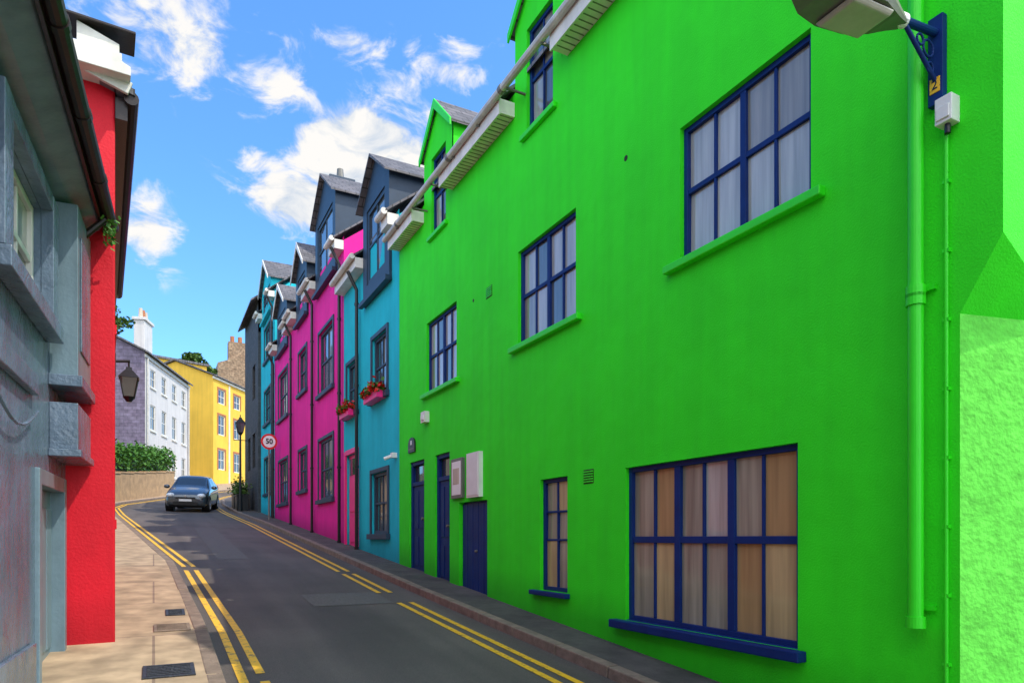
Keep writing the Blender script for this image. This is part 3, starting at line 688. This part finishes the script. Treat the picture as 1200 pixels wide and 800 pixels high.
b.box(Wf,-.1,9.8,.001,.1,13.6,13.8,guttergr); b.cyl(Wf(9.4,.1,5),Wf(9.4,.1,13.7),.06,guttergr,8); b.cyl(Wf(.2,.1,5),Wf(.2,.1,13.7),.06,guttergr,8)
b.obj('window_frames',wh); c.obj('window_panes',wh)
b=MB(); b.prismu(Wf,[(.3,13.85),(.3,13.95),(-4,16.1),(-4,15.95)],-.3,9.9,slate); b.prismu(Wf,[(-8.3,13.85),(-8.3,13.95),(-4.01,16.1),(-4.01,15.95)],-.3,9.9,slate); b.obj('roof',wh)
e=empty('chimney'); b=MB(); b.box(Wf,3.2,4.8,-1.8,-1.1,13.5,17.0,whitew); b.box(Wf,3.1,4.9,-1.9,-1.0,17.0,17.2,whitew); b.obj('stack',e,bevel=.02)
b=MB()
for u in (3.5,4.0,4.5): b.cyl(Wf(u,-1.45,17.2),Wf(u,-1.45,17.9),.16,cream if u!=4.0 else terr,12,.12)
b.obj('pots',e)
b=MB(); b.cyl(Wf(.7,-2.5,14.5),Wf(.7,-2.5,18.3),.03,lampgrey,6)
for z in (17.2,17.6,18.0): b.cyl(Wf(.3,-2.5,z),Wf(1.1,-2.5,z),.02,lampgrey,6)
b.obj('tv_aerial')
yh=empty('yellow_house'); Yf=F((4.64,65.3),(3.86,5.9),(.837,-.547)); wo=[]
for u in (.8,3.6,6.4,9.2,12):
    for z0,z1 in ((13.7,15.0),(10.9,12.7),(7.8,9.6)): wo.append((u,u+1.2,z0,z1))
b=MB(); wallgrid(b,Yf,[(0,14,2,15.95)],wo,.18,yellow)
b.poly([Yf(0,0,2),Yf(0,-7,2),Yf(0,-7,15.95),Yf(0,-3.5,17.3),Yf(0,0,15.95)],yellow); b.poly([Yf(14,0,2),Yf(14,-7,2),Yf(14,-7,15.95),Yf(14,-3.5,17.3),Yf(14,0,15.95)],yellow)
b.box(Yf,2.6,2.75,.001,.1,5,15.6,white); b.box(Yf,-.1,14,.001,.14,15.7,15.9,white); b.obj('walls',yh)
b=MB();c=MB()
for o in wo:
    window(b,c,Yf,*o,2,[.5],white,[g_dark,g_mid],bw=.09,bar=.05); s=.14
    b.box(Yf,o[0]-s,o[0],.001,.04,o[2],o[3]+s,terr); b.box(Yf,o[1],o[1]+s,.001,.04,o[2],o[3]+s,terr); b.box(Yf,o[0],o[1],.001,.037,o[3],o[3]+s,terr)
b.obj('window_frames',yh); c.obj('window_panes',yh)
b=MB(); b.prismu(Yf,[(.3,15.9),(.3,16.0),(-3.5,17.5),(-3.5,17.35)],-.25,14.2,slate); b.prismu(Yf,[(-7.3,15.9),(-7.3,16.0),(-3.51,17.5),(-3.51,17.35)],-.25,14.2,slate); b.obj('roof',yh)
e=empty('yellow_house'); b=MB(); Y2=F((2.2,72),(.95,.3),(.3,-.95)); b.prismu(Y2,[(0,3),(0,18.4),(-6,18.4),(-6,3)],-3,2.5,yellow); b.prismu(Y2,[(.2,18.4),(.2,18.6),(-6,18.6),(-6,18.4)],-3.2,2.7,slate); b.obj('walls_and_roof',e)
e=empty('stone_building'); b=MB(); b.prismu(W,[(6.9,4),(6.9,23.0),(11,24.6),(15,23.0),(15,4)],90,98,stone); b.box(W,91,92.4,8.2,10.2,22,26.0,stone); b.obj('walls',e)
b=MB(); b.cyl((8.7,91.7,26),(8.7,91.7,26.8),.25,terr,10); b.cyl((9.6,91.7,26),(9.6,91.7,26.8),.25,terr,10); b.obj('pots',e)
# ---------------------------------------------------------------- car
carp=M('car_paint',(.065,.085,.105),.25,.05,2,0,10,.5,metal=.4,coat=1)
carg=glassmat('car_glass',(.012,.018,.022),.02,0,.2,1.6); tyre=M('tyre',(.015,.015,.015),.8,.2,10,.1)
rim=M('alloy_rim',(.5,.5,.52),.3,.1,8,0,metal=.8); hl=M('headlight_lens',(.75,.78,.8),.1,.2,12,0,coat=1); trim=M('black_trim',(.015,.015,.016),.5,.1)
car=empty('parked_car')
st=[(0,.50,.60,.34,.60,.48,.66),(.05,.70,.76,.24,.68,.60,.76),(.22,.80,.85,.18,.78,.68,.88),(.6,.84,.89,.18,.89,.72,1.0),(1.0,.86,.90,.18,.96,.73,1.08),(1.12,.86,.90,.18,.98,.73,1.12),
 (1.92,.86,.90,.18,1.04,.62,1.56),(2.02,.86,.90,.18,1.04,.62,1.60),(2.85,.86,.90,.18,1.06,.61,1.62),(2.97,.86,.90,.18,1.06,.61,1.62),(3.65,.85,.89,.2,1.09,.58,1.57),(3.8,.85,.88,.22,1.09,.58,1.50),(4.15,.82,.85,.26,1.04,.60,1.14),(4.28,.72,.78,.34,.9,.56,.98)]
def ring(s):
    x,wl,wm,zb,zt,wr,zr=s; zm=zb+(zt-zb)*.6
    h=[(wl*.6,zb),(wl,zb+.02),(wm,zb+.15),(wm+.01,zm),(wm-.03,zt),(wr+.06,zr-.10),(wr-.02,zr-.035),(wr*.5,zr)]
    return [(-x,y,z) for y,z in h]+[(-x,-y,z) for y,z in reversed(h)]
cm=MB(); rs=[ring(s) for s in st]; n=16
cm.poly(rs[0],carp)
for i in range(len(rs)-1):
    for j in range(n):
        mt=carp
        if j in (4,10) and i in (5,7,9): mt=carg
        if j in (6,7,8) and i in (5,11): mt=carg
        if j in (0,14,15): mt=trim
        cm.poly([rs[i][j],rs[i][(j+1)%n],rs[i+1][(j+1)%n],rs[i+1][j]],mt)
cm.poly(rs[-1],carp)
body=cm.obj('body',car,smooth=True,subs=2)
cd=MB(); I=F((0,0),(0,1),(1,0))
cd.box(I,-.40,.40,-.04,.035,.60,.665,trim); cd.box(I,-.50,.50,-.06,.02,.30,.46,trim); cd.box(I,-.26,.26,.02,.045,.475,.575,signw)
for s in (-1,1): cd.box(I,s*.62-.09,s*.62+.09,-.16,-.03,.32,.42,trim)
cd.box(I,-.3,.3,-4.31,-4.26,.6,.72,signw)
cd.cyl((.03,0,.70),(.045,0,.70),.045,rim,12)
cd.obj('grille_and_plate',car,bevel=.01)
def ell(mb,c,r,m,nu=14,nv=8):
    P_=[[Vector(c)+Vector((r[0]*math.sin(math.pi*j/nv)*math.cos(2*math.pi*i/nu),r[1]*math.sin(math.pi*j/nv)*math.sin(2*math.pi*i/nu),r[2]*math.cos(math.pi*j/nv))) for i in range(nu)] for j in range(nv+1)]
    for j in range(nv):
        for i in range(nu): mb.poly([P_[j][i],P_[j][(i+1)%nu],P_[j+1][(i+1)%nu],P_[j+1][i]],m)
h=MB()
for s in (-1,1): ell(h,(-.15,s*.63,.73),(.19,.18,.11),hl)
h.obj('headlights',car,smooth=True)
h=MB()
for s in (-1,1): ell(h,(-1.35,s*1.0,1.08),(.08,.13,.09),carp)
h.obj('door_mirrors',car,smooth=True)
h=MB()
for s in (-1,1): ell(h,(-4.12,s*.74,.98),(.12,.1,.16),redp)
h.obj('tail_lights',car,smooth=True)
for x in (.82,3.42):
    for s in (-1,1):
        h=MB(); h.cyl((-x,s*.70,.32),(-x,s*.91,.32),.32,tyre,28); h.cyl((-x,s*.905,.32),(-x,s*.918,.32),.21,rim,20); h.cyl((-x,s*.60,.34),(-x,s*.905,.34),.375,trim,28)
        for k in range(5):
            a=k*1.257; h.cyl((-x,s*.922,.32),(-x+.2*math.cos(a),s*.922,.32+.2*math.sin(a)),.02,rim,6)
        h.obj('wheel',car)
cy=35.6; head=Vector((-.20,-.98,0)).normalized()
slope=(g(cy+2)-g(cy-2))/4
f=Vector((head.x,head.y,head.y*slope)).normalized(); up=Vector((0,-slope,1)).normalized(); left=up.cross(f).normalized(); up=f.cross(left)
Mx=Matrix((f,left,up)).transposed().to_4x4(); Mx.translation=Vector((1.25,cy-2.0,g(cy-2.0)+.01)); car.matrix_world=Mx

# ---------------------------------------------------------------- light, sky, camera
sd=Vector((.38,-.38,.80)).normalized(); el=math.asin(sd.z); az=math.atan2(sd.x,sd.y)
sun=bpy.data.lights.new('sun','SUN'); sun.energy=3.8; sun.angle=math.radians(.53); sun.color=(1,.93,.80)
so=bpy.data.objects.new('sun',sun); COL.objects.link(so); so.rotation_euler=sd.to_track_quat('Z','Y').to_euler()
wd=bpy.data.worlds.new('World'); S.world=wd; wd.use_nodes=True; nt=wd.node_tree; N=nt.nodes; L=nt.links
bg=N['Background']; STR=.15; bg.inputs['Strength'].default_value=STR
sk=N.new('ShaderNodeTexSky'); sk.sky_type='NISHITA'; sk.sun_disc=False; sk.sun_elevation=el; sk.sun_rotation=az; sk.air_density=1.0; sk.dust_density=.2; sk.ozone_density=2.0
hs=N.new('ShaderNodeVectorMath'); hs.operation='MULTIPLY'; hs.inputs[1].default_value=(1.05,1.75,2.35); L.new(sk.outputs[0],hs.inputs[0])
tc=N.new('ShaderNodeTexCoord'); sp=N.new('ShaderNodeSeparateXYZ'); L.new(tc.outputs['Generated'],sp.inputs[0])
def math_(op,a,b=None,c=None):
    k=N.new('ShaderNodeMath'); k.operation=op
    for i,x in enumerate((a,b,c)):
        if x is None: continue
        if isinstance(x,(int,float)): k.inputs[i].default_value=x
        else: L.new(x,k.inputs[i])
    return k.outputs[0]
AZ=math_('ARCTAN2',sp.outputs[0],sp.outputs[1]); EL=math_('ARCSINE',sp.outputs[2])
AZd=math_('MULTIPLY',AZ,57.296); ELd=math_('MULTIPLY',EL,57.296)
cb=N.new('ShaderNodeCombineXYZ'); L.new(AZd,cb.inputs[0]); L.new(math_('MULTIPLY',ELd,1.7),cb.inputs[1])
def nz(sc,det,ro,dist=0):
    k=N.new('ShaderNodeTexNoise'); k.inputs['Scale'].default_value=sc; k.inputs['Detail'].default_value=det; k.inputs['Roughness'].default_value=ro; k.inputs['Distortion'].default_value=dist
    L.new(cb.outputs[0],k.inputs['Vector']); return k.outputs['Fac']
blobs=[(15.5,28.4,6.0,3.8,1.75),(10.5,25.2,4.4,2.2,1.5),(19.5,26.5,5.5,5,1.5),
 (2.0,33.2,8,3.2,.88),(9.0,31.8,4.2,1.8,.85),(14.3,34.9,4,1.6,.80),(22.5,34.5,4.5,2.0,.78),
 (-.6,21.8,3.0,3.2,1.0),(7.6,27.2,3.2,1.2,.80)]
tot=None
for a,e_,sh,sv,wt in blobs:
    x=math_('DIVIDE',math_('SUBTRACT',AZd,a),sh); y=math_('DIVIDE',math_('SUBTRACT',ELd,e_),sv)
    q=math_('ADD',math_('MULTIPLY',x,x),math_('MULTIPLY',y,y)); ex=math_('MULTIPLY',math_('EXPONENT',math_('MULTIPLY',q,-1)),wt)
    tot=ex if tot is None else math_('MAXIMUM',tot,ex)
# added broken cloud, unseen behind the camera, brightened to fill the shaded walls
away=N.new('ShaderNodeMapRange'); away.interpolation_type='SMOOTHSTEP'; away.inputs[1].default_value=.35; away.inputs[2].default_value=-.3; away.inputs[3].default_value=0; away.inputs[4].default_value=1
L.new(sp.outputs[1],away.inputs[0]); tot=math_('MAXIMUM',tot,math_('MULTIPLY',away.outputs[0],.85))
nn=nz(.26,8,.60,.5)
den=math_('ADD',tot,math_('MULTIPLY',math_('SUBTRACT',nn,.5),2.6))
mr=N.new('ShaderNodeMapRange'); mr.interpolation_type='SMOOTHSTEP'; mr.inputs[1].default_value=.38; mr.inputs[2].default_value=1.05; L.new(den,mr.inputs[0])
gate=N.new('ShaderNodeMapRange'); gate.interpolation_type='SMOOTHSTEP'; gate.inputs[1].default_value=.05; gate.inputs[2].default_value=.35; L.new(tot,gate.inputs[0])
fac=math_('MULTIPLY',mr.outputs[0],gate.outputs[0])
cc=N.new('ShaderNodeValToRGB'); cc.color_ramp.elements[0].position=.36; cc.color_ramp.elements[0].color=(.58,.68,.82,1); cc.color_ramp.elements[1].position=.56; cc.color_ramp.elements[1].color=(1,.98,.95,1)
L.new(nn,cc.inputs[0])
cs=N.new('ShaderNodeVectorMath'); cs.operation='SCALE'; L.new(math_('MULTIPLY_ADD',away.outputs[0],2.0/STR,1.0/STR),cs.inputs['Scale']); L.new(cc.outputs[0],cs.inputs[0])  # added unseen cloud is made brighter than the clouds in view
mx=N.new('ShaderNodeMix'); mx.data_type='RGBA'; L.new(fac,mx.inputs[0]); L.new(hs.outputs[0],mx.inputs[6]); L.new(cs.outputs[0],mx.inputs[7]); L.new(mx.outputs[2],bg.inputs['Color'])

cam=bpy.data.cameras.new('camera'); co=bpy.data.objects.new('camera',cam); COL.objects.link(co)
cam.sensor_width=36; cam.lens=24; cam.shift_y=230/1200; cam.clip_end=4000; cam.clip_start=.05
co.location=(0,0,1.7); co.rotation_euler=(math.radians(90),0,math.radians(-27.7)); S.camera=co
